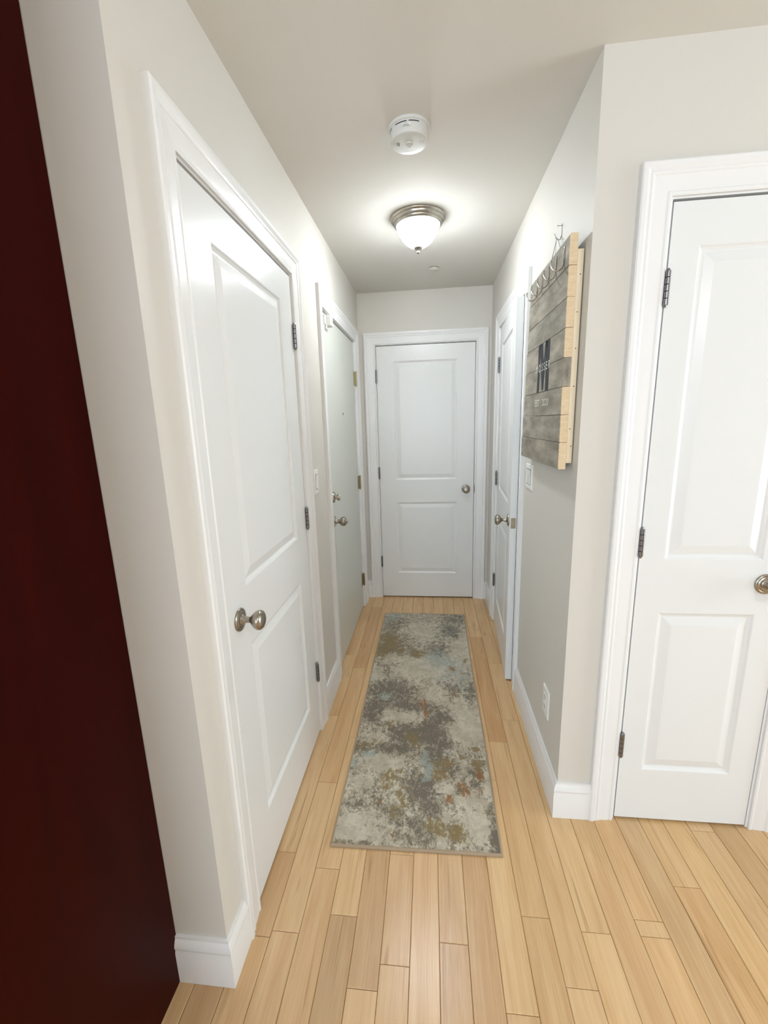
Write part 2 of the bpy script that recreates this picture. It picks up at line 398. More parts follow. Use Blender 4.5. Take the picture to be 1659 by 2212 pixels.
for k in range(-39, 44):
    xa, xb = PX0+k*PW, PX0+(k+1)*PW
    near = -10 <= k <= 17
    hall = xb > XL-0.02 and xa < XR+0.03
    yend = YE+0.03 if hall else (YB+0.06 if xa > XR else YA+0.05)
    cuts = [c for c in BUTTS.get(k, [])]
    # keep the photographed butts; fill the remainder with random lengths
    ys = sorted(cuts)
    lo = -3.55
    pts = [lo]
    y = lo+rng.uniform(.2, .7)
    first = ys[0] if ys else 99
    while y < min(first-0.3, yend-.2):
        pts.append(y); y += rng.uniform(.35, 1.0)
    pts += [c for c in ys if c < yend-.02]
    if ys:
        y = ys[-1]+rng.uniform(.55, 1.0)
        while y < yend-.15:
            pts.append(y); y += rng.uniform(.45, 1.0)
    pts.append(yend)
    for a, b in zip(pts[:-1], pts[1:]):
        if near and b > 0.35:
            mb = MB(); cx, cyy = (xa+xb)/2, (a+b)/2
            plank_box(mb, xa-cx, xb-cx, a-cyy, b-cyy)
            o = mb.build('plank', M['floor'], floor, loc=(cx, cyy, 0))
            t = None
            for (kk, yy), tv in TONE.items():
                if kk == k and a <= yy < b: t = tv
            if t is None:
                g = rng.gauss(0, .035); w = rng.gauss(0, .012)
                t = (.985+g*.8, .965+g, .93+g*1.1-w)
            o.color = (*t, 1)
        else:
            plank_box(stuff, xa, xb, a, b)
o = stuff.build('plank_field', M['floor'], floor); o['kind'] = 'stuff'; o.color = (.99, .97, .94, 1)

# ------------------------------------------------------------------ swept trim: baseboards and casings
BASE_PROF = [(0, 0), (.0155, 0), (.0155, .100), (.0135, .106), (.0135, .111), (.0155, .116), (.0150, .124), (.0105, .134), (.0075, .140), (.0075, .147), (0, .147)]
def sweep_plan(path, prof, side):
    """path of plan points, profile (out, z); side=+1 when the room is to the left of travel"""
    P = [Vector((*p, 0)) for p in path]; rings = []
    for i, p in enumerate(P):
        def nrm(a, b): d = (b-a).normalized(); return Vector((-d.y, d.x, 0))*side
        if i == 0: n = nrm(P[0], P[1])
        elif i == len(P)-1: n = nrm(P[-2], P[-1])
        else:
            n1, n2 = nrm(P[i-1], p), nrm(p, P[i+1]); s = n1+n2; n = s/(s.dot(n1))
        rings.append([(p+n*t+Vector((0, 0, z)))[:] for t, z in prof])
    return MB().loft(rings)
CW, CR = 0.085, 0.010   # casing width; leaf edge to casing inner edge
def baseboard(name, path, side, label):
    return tag(sweep_plan(path, BASE_PROF, side).build(name, M['trim'], smooth=True, auto=25), label, 'baseboard', kind='structure')
XC = -0.686
co = CR+CW
baseboard('baseboard_left', [(XC, YA), (XL, YA), (XL, D1[0]-co)], -1, 'white moulded baseboard wrapping the wall end beside the dark cabinet')
baseboard('baseboard_left', [(XL, D1[1]+co), (XL, D2[0]-co)], -1, 'short white baseboard between the two doors on the left wall')
baseboard('baseboard_left', [(XL, D2[1]+co), (XL, YE), (DE[0]-co, YE)], -1, 'tiny white baseboard in the far left corner of the hallway')
baseboard('baseboard_right', [(DE[1]+co, YE), (XR, YE), (XR, D3[1]+co)], -1, 'short white baseboard in the far right corner of the hallway')
baseboard('baseboard_right', [(XR, D3[0]-co), (XR, YB), (D4[0]-co, YB)], -1, 'white baseboard under the plank sign wall wrapping its corner')
baseboard('baseboard_right', [(D4[1]+co, YB), (ROOM_X1, YB)], -1, 'white baseboard right of the narrow white door')

CAS_PROF = [(0, 0), (0, .0085), (.004, .0105), (.009, .0105), (.012, .0085), (.015, .0095), (.050, .0125), (.053, .0150), (.058, .0165), (.062, .0150), (.065, .0165), (.071, .0200), (.081, .0200), (.085, .0170), (.085, 0)]
def frame_for(face, axis, leaf, hinge_far):
    """local frame: X along wall (leftwards seen from the front), Y out of wall, Z up"""
def casing(name, loc, rz, x0, x1, label, strike=None):
    """x0,x1 local extents of the leaf; casing parts around it, jamb lining and stops in the opening"""
    e = empty(name, loc, rz, label, 'door trim', kind='structure')
    a, b, zt = x0-CR, x1+CR, 2.052
    for sgn, xx in ((1, b), (-1, a)):
        rings = [[(xx+sgn*d, t, 0.0) for d, t in CAS_PROF], [(xx+sgn*d, t, zt+d) for d, t in CAS_PROF]]
        MB().loft(rings).build('side_casing', M['trim'], e, smooth=True, auto=20)
    rings = [[(a-d, t, zt+d) for d, t in CAS_PROF], [(b+d, t, zt+d) for d, t in CAS_PROF]]
    MB().loft(rings).build('head_casing', M['trim'], e, smooth=True, auto=20)
    g = 0.0035; th = JR-g-0.0005
    for sgn, xx in ((1, x1+g), (-1, x0-g)):
        mb = MB(); mb.box((xx, 0.0, 0), (xx+sgn*th, -TW, 2.0475+th)); mb.box((xx, -.045, 0), (xx-sgn*.011, -.080, 2.0365))
        mb.build('side_jamb', M['trim'], e)
    mb = MB(); mb.box((x0-g, 0, 2.0475), (x1+g, -TW, 2.0475+th)); mb.box((x0-g, -.045, 2.0475), (x1+g, -.080, 2.0365))
    mb.build('head_jamb', M['trim'], e)
    if strike is not None:   # lip of the strike plate showing in the reveal beside the latch
        xx, sgn = (x1, 1) if strike else (x0, -1)
        mb = MB(); mb.loft([[(xx+sgn*a_, y_, z_) for a_, y_ in ((.0032, -.004), (.0032, .0012), (.0050+bul, .0024), (.0065+bul, .0016), (.0060, -.004))] for z_, bul in ((.897, 0), (.912, .0022), (.932, .0032), (.952, .0022), (.967, 0))])
        mb.build('strike_plate', M['nickel'], e, smooth=True)
    return e

# ------------------------------------------------------------------ doors
def leaf_mesh(w, z0, z1, panels, th=0.035):
    """front face at y=0, body behind; rectangular openings for the panels"""
    mb = MB()
    xs = sorted(set([0, w]+[p[0] for p in panels]+[p[1] for p in panels])); zs = sorted(set([z0, z1]+[p[2] for p in panels]+[p[3] for p in panels]))
    for i in range(len(xs)-1):
        for j in range(len(zs)-1):
            cx, cz = (xs[i]+xs[i+1])/2, (zs[j]+zs[j+1])/2
            if any(p[0] < cx < p[1] and p[2] < cz < p[3] for p in panels): continue
            mb.face([(xs[i], 0, zs[j]), (xs[i], 0, zs[j+1]), (xs[i+1], 0, zs[j+1]), (xs[i+1], 0, zs[j])])
    mb.face([(0, -th, z0), (w, -th, z0), (w, -th, z1), (0, -th, z1)])
    mb.face([(0, 0, z0), (0, -th, z0), (0, -th, z1), (0, 0, z1)])
    mb.face([(w, 0, z0), (w, 0, z1), (w, -th, z1), (w, -th, z0)])
    mb.face([(0, 0, z0), (w, 0, z0), (w, -th, z0), (0, -th, z0)])
    mb.face([(0, 0, z1), (0, -th, z1), (w, -th, z1), (w, 0, z1)])
    return mb
def panel_mesh(x0, x1, z0, z1):
    mb = MB()
    prof = [(0, 0), (.003, -.0012), (.006, -.0045), (.011, -.0075), (.014, -.0085), (.0175, -.0085), (.020, -.0075), (.045, -.0012), (.047, -.0010)]
    rings = [[(x0+d, y, z0+d), (x0+d, y, z1-d), (x1-d, y, z1-d), (x1-d, y, z0+d)] for d, y in prof]
    n = 0
    for r in rings: mb.v += r
    for i in range(len(rings)-1):
        for j in range(4):
            j2 = (j+1) % 4; mb.f.append((i*4+j, i*4+j2, (i+1)*4+j2, (i+1)*4+j)); mb.m.append(0)
    i = (len(rings)-1)*4; mb.f.append((i, i+1, i+2, i+3)); mb.m.append(0)
    return mb

def hinge(parent, x, y, zc, m, L=0.092, inward=1):
    """butt hinge: knuckle barrel with five joints, end balls and two leaf slivers"""
    mb = MB(); r = .0072; prof = [(0.0005, -L/2-.006), (.0035, -L/2-.005), (.0045, -L/2-.002)]
    for k in range(5):
        a = -L/2+L*k/5; b = a+L/5
        prof += [(r-.0020, a), (r, a+.0012), (r, b-.0012), (r-.0020, b)]
    prof += [(.0045, L/2+.002), (.0035, L/2+.005), (.0005, L/2+.006)]
    mb.lathe(prof, 14, (x, y, zc))
    mb.box((x-.0015, y-.012, zc-L/2), (x+.0015, y-.002, zc+L/2))
    return mb.build('hinge', m, parent, smooth=True)

def egg_knob(parent, x, z, m=None):
    m = m or M['nickel']
    mb = MB()
    mb.lathe([(0, 0), (.0325, 0), (.0335, .0015), (.0330, .004), (.0310, .006), (.0270, .0068), (.0255, .0060), (.0240, .0068), (.0205, .0090), (.0180, .0092), (.0165, .0085), (.0150, .0095), (.0125, .0125), (.011, .014)], 40, (x, 0, z), 'Y')
    rose = mb.build('rosette', m, parent, smooth=True)
    mb = MB()
    prof = [(.0110, .012), (.0095, .018), (.0085, .026), (.0085, .031), (.0100, .0345), (.0150, .0390), (.0205, .0435), (.0250, .0490), (.0278, .0545), (.0285, .0595), (.0272, .0645), (.0235, .0690), (.0170, .0722), (.0090, .0738), (.0004, .0742)]
    mb.lathe(prof, 40, (x, 0, z), 'Y')
    mb.build('door_knob', m, parent, smooth=True, auto=60)

def panel_door(name, loc, rz, w, label, side_in, knob_x=None, hinge_x=0.0, hinge_dir=-1, swing=0.0, leaf_m='door', hz=(1.82, 1.07, .322), latch=True, hinge_m='steel'):
    """local X from 0 to w; hinge at hinge_x; two moulded panels"""
    e = empty(name, loc, rz+swing, label, 'door', kind='structure')
    a, b = side_in, w-side_in
    P = [(a, b, 1.011, 1.929), (a, b, .218, .827)]
    lf = leaf_mesh(w, .010, 2.040, P).build('door_leaf', M[leaf_m], e)
    for p in P: panel_mesh(*p).build('panel', M[leaf_m], lf, fix=True)
    for z in hz:
        h = hinge(e, hinge_x+hinge_dir*.0015, .0075, z, M[hinge_m], inward=-hinge_dir)
    if knob_x is not None:
        egg_knob(e, knob_x, .932)
        if latch:   # latch plate let into the leaf edge
            lx = w if knob_x > w/2 else 0.0; s = 1 if knob_x > w/2 else -1
            mb = MB(); mb.bbox((lx-s*.0005, -.030, .900), (lx+s*.0008, -.005, .957), .0003)
            mb.bbox((lx, -.022, .920), (lx+s*.002, -.012, .938), .0006, 1)
            mb.build('latch_plate', [M['nickel'], M['brass']], e)
    return e

# end-of-hall door: local X points left (-x world); origin at right end of leaf
RW = math.pi
panel_door('door_1', (DE[1], YE-.001, 0), RW, DE[1]-DE[0], 'white two-panel door closing the far end of the hallway', .131, knob_x=.062, hinge_x=DE[1]-DE[0], hinge_dir=1)
casing('trim_1', (DE[1], YE, 0), RW, 0, DE[1]-DE[0], 'white moulded casing around the door at the hallway end', False)
# near left door (wall faces +x): local X points to -y; origin at far (hinge) end
w1 = D1[1]-D1[0]
panel_door('door_2', (XL-.001, D1[1], 0), -math.pi/2, w1, 'cream white two-panel door with nickel knob, nearest on the left wall', .129, knob_x=w1-.070, hinge_x=0, hinge_dir=-1)
casing('trim_2', (XL, D1[1], 0), -math.pi/2, 0, w1, 'white moulded casing around the nearest left door', True)
# right door, slightly ajar (wall faces -x): local X points to +y
w3 = D3[1]-D3[0]
SW = math.radians(3.45)
piv = Vector((XR+.001, D3[1]))
e = panel_door('door_3', (XR+.001-math.sin(SW)*w3, D3[1]-math.cos(SW)*w3, 0), math.pi/2, w3, 'white two-panel door standing slightly ajar on the right wall', .131, knob_x=.066, hinge_x=w3, hinge_dir=1, swing=-SW)
casing('trim_3', (XR, D3[0], 0), math.pi/2, 0, w3, 'white moulded casing around the ajar door on the right wall')
# narrow closet door on the wall facing the room
w4 = D4[1]-D4[0]
panel_door('door_4', (D4[1], YB-.001, 0), RW, w4, 'narrow white two-panel closet door at the right edge of the picture', .0765, knob_x=.060, hinge_x=w4, hinge_dir=1)
casing('trim_4', (D4[1], YB, 0), RW, 0, w4, 'white moulded casing around the narrow door at right')
# flush grey entry door
w2 = D2[1]-D2[0]
e = empty('door_5', (XL-.008, D2[1], 0), -math.pi/2, 'flat grey-green entry door with deadbolt, second on the left wall', 'door', kind='structure')
mb = MB(); mb.bbox((0, 0, .010), (w2, -.044, 2.0435), .0012); mb.build('door_leaf', M['entry'], e)
for z in (1.79, 1.025, .235):
    h = hinge(e, -.0015, .0145, z, M['brass'], L=.100, inward=1)
    mb = MB(); mb.bbox((.003, .0005, z-.05), (.030, .0025, z+.05), .0006)
    for dz in (-.034, -.012, .012, .034): mb.lathe([(.0035, 0), (.0035, .0006), (0.0003, .0008)], 10, (.018 + (.006 if abs(dz) > .02 else -.004), .0025, z+dz), 'Y', 1)
    mb.build('hinge_plate', [M['brass'], M['dark']], e)
kx = w2-.068
mb = MB(); mb.lathe([(0, 0), (.032, 0), (.033, .002), (.031, .006), (.024, .010), (.018, .012), (.016, .0135)], 36, (kx, 0, .922), 'Y'); mb.build('rosette', M['chrome'], e, smooth=True)
mb = MB(); mb.lathe([(.015, .012), (.0125, .020), (.012, .030), (.016, .035), (.022, .040), (.0262, .047), (.0275, .054), (.0262, .061), (.022, .067), (.016, .0705), (.010, .072), (.0095, .077), (.007, .0785), (.0004, .079)], 36, (kx, 0, .922), 'Y'); mb.build('door_knob', M['nickel'], e, smooth=True, auto=60)
mb = MB(); mb.lathe([(0, 0), (.031, 0), (.032, .002), (.031, .008), (.027, .014), (.019, .017), (.0004, .0175)], 36, (kx+.004, 0, 1.063), 'Y')
db = mb.build('deadbolt', M['chrome'], e, smooth=True)
mb = MB(); mb.lathe([(.008, .016), (.007, .022), (.006, .024)], 20, (kx+.004, 0, 1.063), 'Y'); mb.loft([[(kx+.004+c*rx, y, 1.063+s*rz) for c, s in [(math.cos(t*math.pi/8), math.sin(t*math.pi/8)) for t in range(16)]] for y, rx, rz in ((.022, .006, .010), (.026, .005, .017), (.038, .0045, .019), (.043, .003, .014))])
mb.build('thumb_turn', M['nickel'], db, smooth=True)
mb = MB(); mb.lathe([(0, 0), (.0075, 0), (.0075, .002), (.005, .003)], 24, (w2-.475, 0, 1.533), 'Y'); mb.lathe([(.005, .0026), (.0003, .0028)], 16, (w2-.475, 0, 1.533), 'Y', 1); mb.build('peephole', [M['nickel'], M['dark']], e, smooth=True)
mb = MB(); mb.bbox((w2-.150, .001, 1.983), (w2-.098, .034, 2.037), .003); mb.bbox((w2-.075, .001, 1.985), (w2-.055, .012, 2.03), .002); mb.lathe([(.004, 0), (.004, -.02), (.0003, -.021)], 12, (w2-.088, .010, 1.985)); mb.build('door_sensor', M['plastic'], e)['label'] = 'white plastic contact sensor box'
casing('trim_5', (XL, D2[1], 0), -math.pi/2, 0, w2, 'white moulded casing around the grey entry door')

# ------------------------------------------------------------------ tall dark cabinet at the left edge
cab = empty('tall_cabinet', (-0.99, 0.50, 0), 0, 'tall dark cherry-brown cabinet side filling the left edge of the picture', 'cabinet')
cx0, cx1, cy0, cy1, cz = -.304, .304, -.316, .3158, 2.36
mb = MB(); mb.bbox((cx1-.019, cy0+.02, 0), (cx1, cy1, cz), .0015); mb.build('side_panel', M['cherry'], cab)
mb = MB(); mb.bbox((cx0, cy0+.02, 0), (cx0+.019, cy1, cz), .0015); mb.build('side_panel', M['cherry'], cab)
mb = MB(); mb.box((cx0+.019, cy1-.012, .1), (cx1-.019, cy1, cz)); mb.box((cx0+.019, cy0+.02, .1), (cx1-.019, cy1-.012, .118)); mb.box((cx0+.019, cy0+.02, cz-.018), (cx1-.019, cy1-.012, cz)); mb.build('carcass', M['cherry'], cab)
mb = MB(); mb.box((cx0+.019, cy0+.075, 0), (cx1-.019, cy0+.09, .1)); mb.build('toe_kick', M['cherry'], cab)
for z0, z1, hz in ((.105, 1.30, 1.0), (1.304, cz, 1.55)):
    lf = leaf_mesh(cx1-cx0-.004, z0, z1, [(.06, cx1-cx0-.064, z0+.06, z1-.06)], th=.02)
    d = lf.build('cabinet_door', M['cherry'], cab, loc=(cx1-.002, cy0, 0)); d.rotation_euler = (0, 0, math.pi)
    panel_mesh(.06, cx1-cx0-.064, z0+.06, z1-.06).build('door_panel', M['cherry'], d)
    mb = MB(); mb.tube([(.03, 0, hz), (.03, .028, hz+.004), (.03, .03, hz+.02), (.03, .03, hz+.13), (.03, .028, hz+.146), (.03, 0, hz+.15)], .005, 10); mb.build('door_handle', M['nickel'], d, smooth=True)

# ------------------------------------------------------------------ runner rug
RUG=[('D',-0.262,2.881,0.095,0.111,0.50),
       ('D',-0.282,2.625,0.071,0.141,0.55),
       ('D',-0.318,2.517,0.046,0.087,0.55),
       ('D',-0.228,2.552,0.115,0.081,0.50),
       ('D',-0.096,2.501,0.045,0.043,0.50),
       ('D',0.135,2.811,0.058,0.078,0.90),
       ('D',0.165,2.745,0.024,0.042,0.80),
       ('D',0.032,2.536,0.068,0.087,0.55),
       ('D',0.072,2.598,0.038,0.060,0.40),
       ('D',0.171,3.015,0.096,0.099,0.50),
       ('D',-0.159,2.712,0.073,0.082,0.40),
       ('D',-0.244,2.142,0.099,0.065,0.80),
       ('D',-0.167,2.094,0.090,0.052,0.70),
       ('D',-0.310,2.085,0.052,0.042,0.70),
       ('D',-0.294,1.956,0.055,0.084,0.85),
       ('D',-0.129,1.977,0.116,0.057,0.80),
       ('D',-0.200,2.020,0.050,0.039,0.50),
       ('D',-0.303,1.883,0.048,0.044,0.70),
       ('D',0.058,1.898,0.058,0.044,0.90),
       ('D',0.011,1.949,0.036,0.046,0.60),
       ('D',-0.279,2.291,0.042,0.061,0.60),
       ('D',-0.221,2.358,0.050,0.032,0.50),
       ('D',-0.330,2.365,0.036,0.026,0.40),
       ('D',-0.124,1.770,0.106,0.070,0.90),
       ('D',-0.007,1.802,0.084,0.088,0.95),
       ('D',0.047,1.722,0.059,0.037,0.80),
       ('D',-0.173,1.677,0.091,0.043,0.75),
       ('D',-0.331,1.680,0.043,0.036,0.70),
       ('D',-0.322,1.733,0.033,0.023,0.40),
       ('D',0.008,1.641,0.052,0.068,0.75),
       ('D',-0.092,1.555,0.040,0.044,0.60),
       ('D',-0.050,1.452,0.061,0.061,0.85),
       ('D',-0.031,1.487,0.067,0.041,0.60),
       ('D',-0.133,1.497,0.019,0.021,0.60),
       ('D',-0.104,1.599,0.031,0.039,0.50),
       ('D',0.197,2.026,0.031,0.117,0.70),
       ('D',0.115,2.111,0.045,0.073,0.60),
       ('D',0.219,2.128,0.026,0.084,0.60),
       ('D',-0.248,1.471,0.048,0.046,0.40),
       ('D',-0.292,1.379,0.037,0.036,0.45),
       ('D',-0.200,1.386,0.055,0.047,0.40),
       ('D',-0.146,1.354,0.027,0.030,0.50),
       ('D',-0.003,1.375,0.049,0.041,0.65),
       ('D',-0.060,1.307,0.035,0.038,0.60),
       ('D',-0.116,1.307,0.026,0.019,0.50),
       ('D',-0.139,1.260,0.017,0.022,0.50),
       ('D',-0.029,1.259,0.033,0.027,0.60),
       ('D',-0.079,1.251,0.025,0.026,0.45),
       ('D',0.229,1.280,0.025,0.067,1.10),
       ('D',0.218,1.377,0.018,0.040,0.60),
       ('D',0.077,1.290,0.038,0.041,0.50),
       ('D',-0.299,1.220,0.092,0.009,0.60),
       ('D',0.189,1.551,0.029,0.092,0.55),
       ('D',0.124,1.470,0.028,0.034,0.50),
       ('D',0.067,1.561,0.045,0.050,0.50),
       ('D',-0.129,1.673,0.043,0.028,0.50),
       ('D',-0.332,1.531,0.030,0.031,0.40),
       ('D',-0.279,1.516,0.040,0.024,0.35),
       ('B',-0.299,3.015,0.081,0.100,0.80),
       ('B',-0.321,2.954,0.044,0.097,0.70),
       ('B',-0.138,3.022,0.107,0.080,0.50),
       ('B',0.135,2.811,0.049,0.069,0.70),
       ('B',0.031,2.425,0.109,0.107,0.90),
       ('B',0.135,2.353,0.077,0.114,0.80),
       ('B',0.062,2.240,0.101,0.070,0.60),
       ('B',0.184,2.259,0.047,0.070,0.60),
       ('B',-0.047,2.873,0.059,0.109,0.50),
       ('B',-0.254,2.047,0.045,0.040,0.90),
       ('B',-0.211,2.000,0.037,0.029,0.50),
       ('B',-0.280,1.634,0.042,0.024,1.00),
       ('B',-0.340,1.576,0.031,0.032,0.90),
       ('B',-0.033,1.631,0.021,0.054,1.00),
       ('B',-0.017,1.573,0.023,0.057,1.10),
       ('B',-0.037,1.516,0.024,0.018,0.90),
       ('B',-0.149,1.817,0.034,0.025,0.40),
       ('B',0.067,1.673,0.037,0.021,0.60),
       ('B',0.025,2.521,0.060,0.072,0.60),
       ('B',-0.232,1.545,0.040,0.025,0.40),
       ('B',0.157,2.167,0.039,0.055,0.60),
       ('B',-0.164,1.460,0.029,0.034,0.30),
       ('O',-0.283,2.641,0.080,0.142,0.90),
       ('O',-0.316,2.503,0.046,0.086,0.90),
       ('O',-0.096,2.501,0.053,0.057,0.90),
       ('O',-0.195,2.524,0.046,0.058,0.70),
       ('O',-0.209,1.838,0.017,0.042,0.80),
       ('O',-0.095,1.757,0.044,0.038,0.70),
       ('O',-0.077,1.706,0.032,0.029,0.70),
       ('O',0.027,1.558,0.045,0.056,0.90),
       ('O',-0.179,1.512,0.044,0.042,0.90),
       ('O',-0.157,1.550,0.045,0.013,0.80),
       ('O',-0.193,1.452,0.029,0.034,0.60),
       ('O',-0.124,1.435,0.028,0.044,0.70),
       ('O',-0.146,1.349,0.031,0.035,0.80),
       ('O',0.009,1.299,0.038,0.037,1.00),
       ('O',0.085,1.282,0.042,0.041,1.00),
       ('O',0.194,1.696,0.018,0.021,1.00),
       ('O',0.132,1.640,0.018,0.010,1.10),
       ('O',0.194,1.602,0.025,0.039,0.90),
       ('O',0.064,1.612,0.030,0.033,0.80),
       ('O',-0.335,1.673,0.043,0.036,0.70),
       ('O',-0.263,1.707,0.033,0.030,0.70),
       ('O',0.204,2.435,0.022,0.033,0.80),
       ('O',-0.299,1.220,0.067,0.009,0.70),
       ('O',0.212,1.367,0.018,0.030,0.70),
       ('O',-0.113,1.398,0.037,0.032,0.60),
       ('R',-0.050,2.010,0.025,0.048,1.00),
       ('R',-0.030,1.928,0.021,0.054,1.00),
       ('R',0.120,2.340,0.031,0.035,1.00),
       ('R',0.181,2.306,0.028,0.037,0.70),
       ('R',0.121,2.091,0.022,0.041,0.70),
       ('R',0.198,1.546,0.019,0.037,1.10),
       ('R',0.129,1.471,0.023,0.039,1.10),
       ('R',0.066,1.422,0.018,0.021,1.30),
       ('R',0.107,1.498,0.014,0.017,0.80),
       ('R',0.187,1.453,0.014,0.039,0.70),
       ('R',-0.275,2.937,0.053,0.076,0.60),
       ('R',-0.136,2.963,0.035,0.077,0.50),
       ('R',-0.209,1.385,0.023,0.021,0.70),
       ('R',-0.139,1.260,0.013,0.018,0.70),
       ('R',0.085,1.291,0.025,0.027,0.60),
       ('L',-0.088,2.800,0.100,0.104,0.80),
       ('L',-0.070,2.341,0.176,0.101,0.90),
       ('L',-0.264,2.435,0.067,0.055,0.60),
       ('L',-0.142,1.894,0.089,0.039,1.10),
       ('L',-0.216,1.915,0.036,0.036,0.80),
       ('L',0.177,1.942,0.065,0.117,1.10),
       ('L',0.155,1.805,0.078,0.064,1.20),
       ('L',-0.261,1.738,0.067,0.034,1.00),
       ('L',-0.175,1.581,0.112,0.039,1.00),
       ('L',-0.285,1.492,0.064,0.041,0.80),
       ('L',0.054,1.482,0.033,0.029,0.90),
       ('L',0.152,1.424,0.064,0.032,0.90),
       ('L',0.160,1.325,0.051,0.052,1.20),
       ('L',-0.279,1.276,0.078,0.055,0.80),
       ('L',-0.171,1.477,0.048,0.035,0.80),
       ('L',-0.151,1.411,0.042,0.032,0.60),
       ('L',0.058,1.340,0.026,0.024,0.80),
       ('L',0.043,1.278,0.013,0.023,1.00),
       ('L',-0.317,2.253,0.056,0.072,0.70),
       ('L',-0.197,2.812,0.042,0.053,0.50),
       ('L',0.193,2.574,0.061,0.178,0.70),
       ('L',0.025,2.075,0.076,0.051,0.70),
       ('L',-0.356,2.227,0.028,0.047,0.60),
       ('L',0.221,1.506,0.024,0.041,0.80),
       ('L',0.029,1.247,0.012,0.026,0.90),
       ('L',-0.210,1.618,0.083,0.027,0.60)]

def rug():
    c = [(-.3630, 1.2040), (.2385, 1.2145), (.2522, 3.0837), (-.3606, 3.0903)]   # near-left, near-right, far-right, far-left
    root = empty('runner_rug', ((c[0][0]+c[1][0]+c[2][0]+c[3][0])/4, 2.148, 0), 0, 'long distressed runner rug in grey, cream, blue and rust on the hallway floor', 'rug')
    ox, oy = root.location.x, root.location.y
    nu, nv = 120, 360
    def P(u, v, inset=0.0):
        a = Vector(c[0]).lerp(Vector(c[1]), u); b = Vector(c[3]).lerp(Vector(c[2]), u)
        p = a.lerp(b, v)
        p.x += .004*math.sin(v*7.0)*(1 if u > .5 else .6) * (v*(1-v)*3)
        return p
    U = np.linspace(.008, .992, nu+1); V = np.linspace(.003, .997, nv+1)
    verts = []; XY = []
    for v in V:
        for u in U:
            p = P(u, v); XY.append((p.x, p.y))
    XY = np.array(XY)
    ch = {k: np.zeros(len(XY)) for k in 'DBORL'}
    for k, x, y, rx, ry, s in RUG:
        q = ((XY[:, 0]-x)/(rx*1.0))**2+((XY[:, 1]-y)/(ry*1.0))**2
        g = s*np.exp(-(q**1.3)*.75)
        ch[k] = np.maximum(ch[k], g)+.25*np.minimum(ch[k], g)
    rs = np.random.RandomState(5)
    zj = .0095+rs.uniform(-.0008, .0008, len(XY))
    verts = [(XY[i, 0]-ox, XY[i, 1]-oy, zj[i]) for i in range(len(XY))]
    faces = []
    for j in range(nv):
        for i in range(nu):
            n = j*(nu+1)+i; faces.append((n, n+1, n+nu+2, n+nu+1))
    me = bpy.data.meshes.new('pile'); me.from_pydata(verts, [], faces)
    a1 = me.color_attributes.new('dye', 'FLOAT_COLOR', 'POINT')
    arr = np.stack([ch['D']-.75*ch['L'], ch['B'], ch['O'], ch['R']], 1).astype(np.float32)
    a1.data.foreach_set('color', arr.ravel())
    me.materials.append(rug_mat()); me.shade_smooth()
    o = bpy.data.objects.new('pile', me); COL.objects.link(o); o.parent = root
    # binding: rounded tape around the edge, as one closed loft
    ring = []
    per = [(u, 0) for u in np.linspace(0, 1, 13)[:-1]]+[(1, v) for v in np.linspace(0, 1, 41)[:-1]]+[(u, 1) for u in np.linspace(1, 0, 13)[:-1]]+[(0, v) for v in np.linspace(1, 0, 41)[:-1]]
    mb = MB(); cc = Vector((ox, oy)); secs = []
    for u, v in per:
        p = P(u, v); q = P(.5+(u-.5)*.975, .5+(v-.5)*.992)
        d = Vector((q.x-p.x, q.y-p.y)); 
        s = []
        for t, z in ((.0, .001), (-.08, .004), (.0, .0085), (.25, .0108), (.6, .0112), (.95, .0100), (1.0, .004), (1.0, .0005)):
            s.append((p.x+d.x*t-ox, p.y+d.y*t-oy, z))
        secs.append(s)
    secs.append(secs[0])
    mb.loft(secs, cap=False); mb.build('binding', M['rugedge'], root, smooth=True, auto=60)
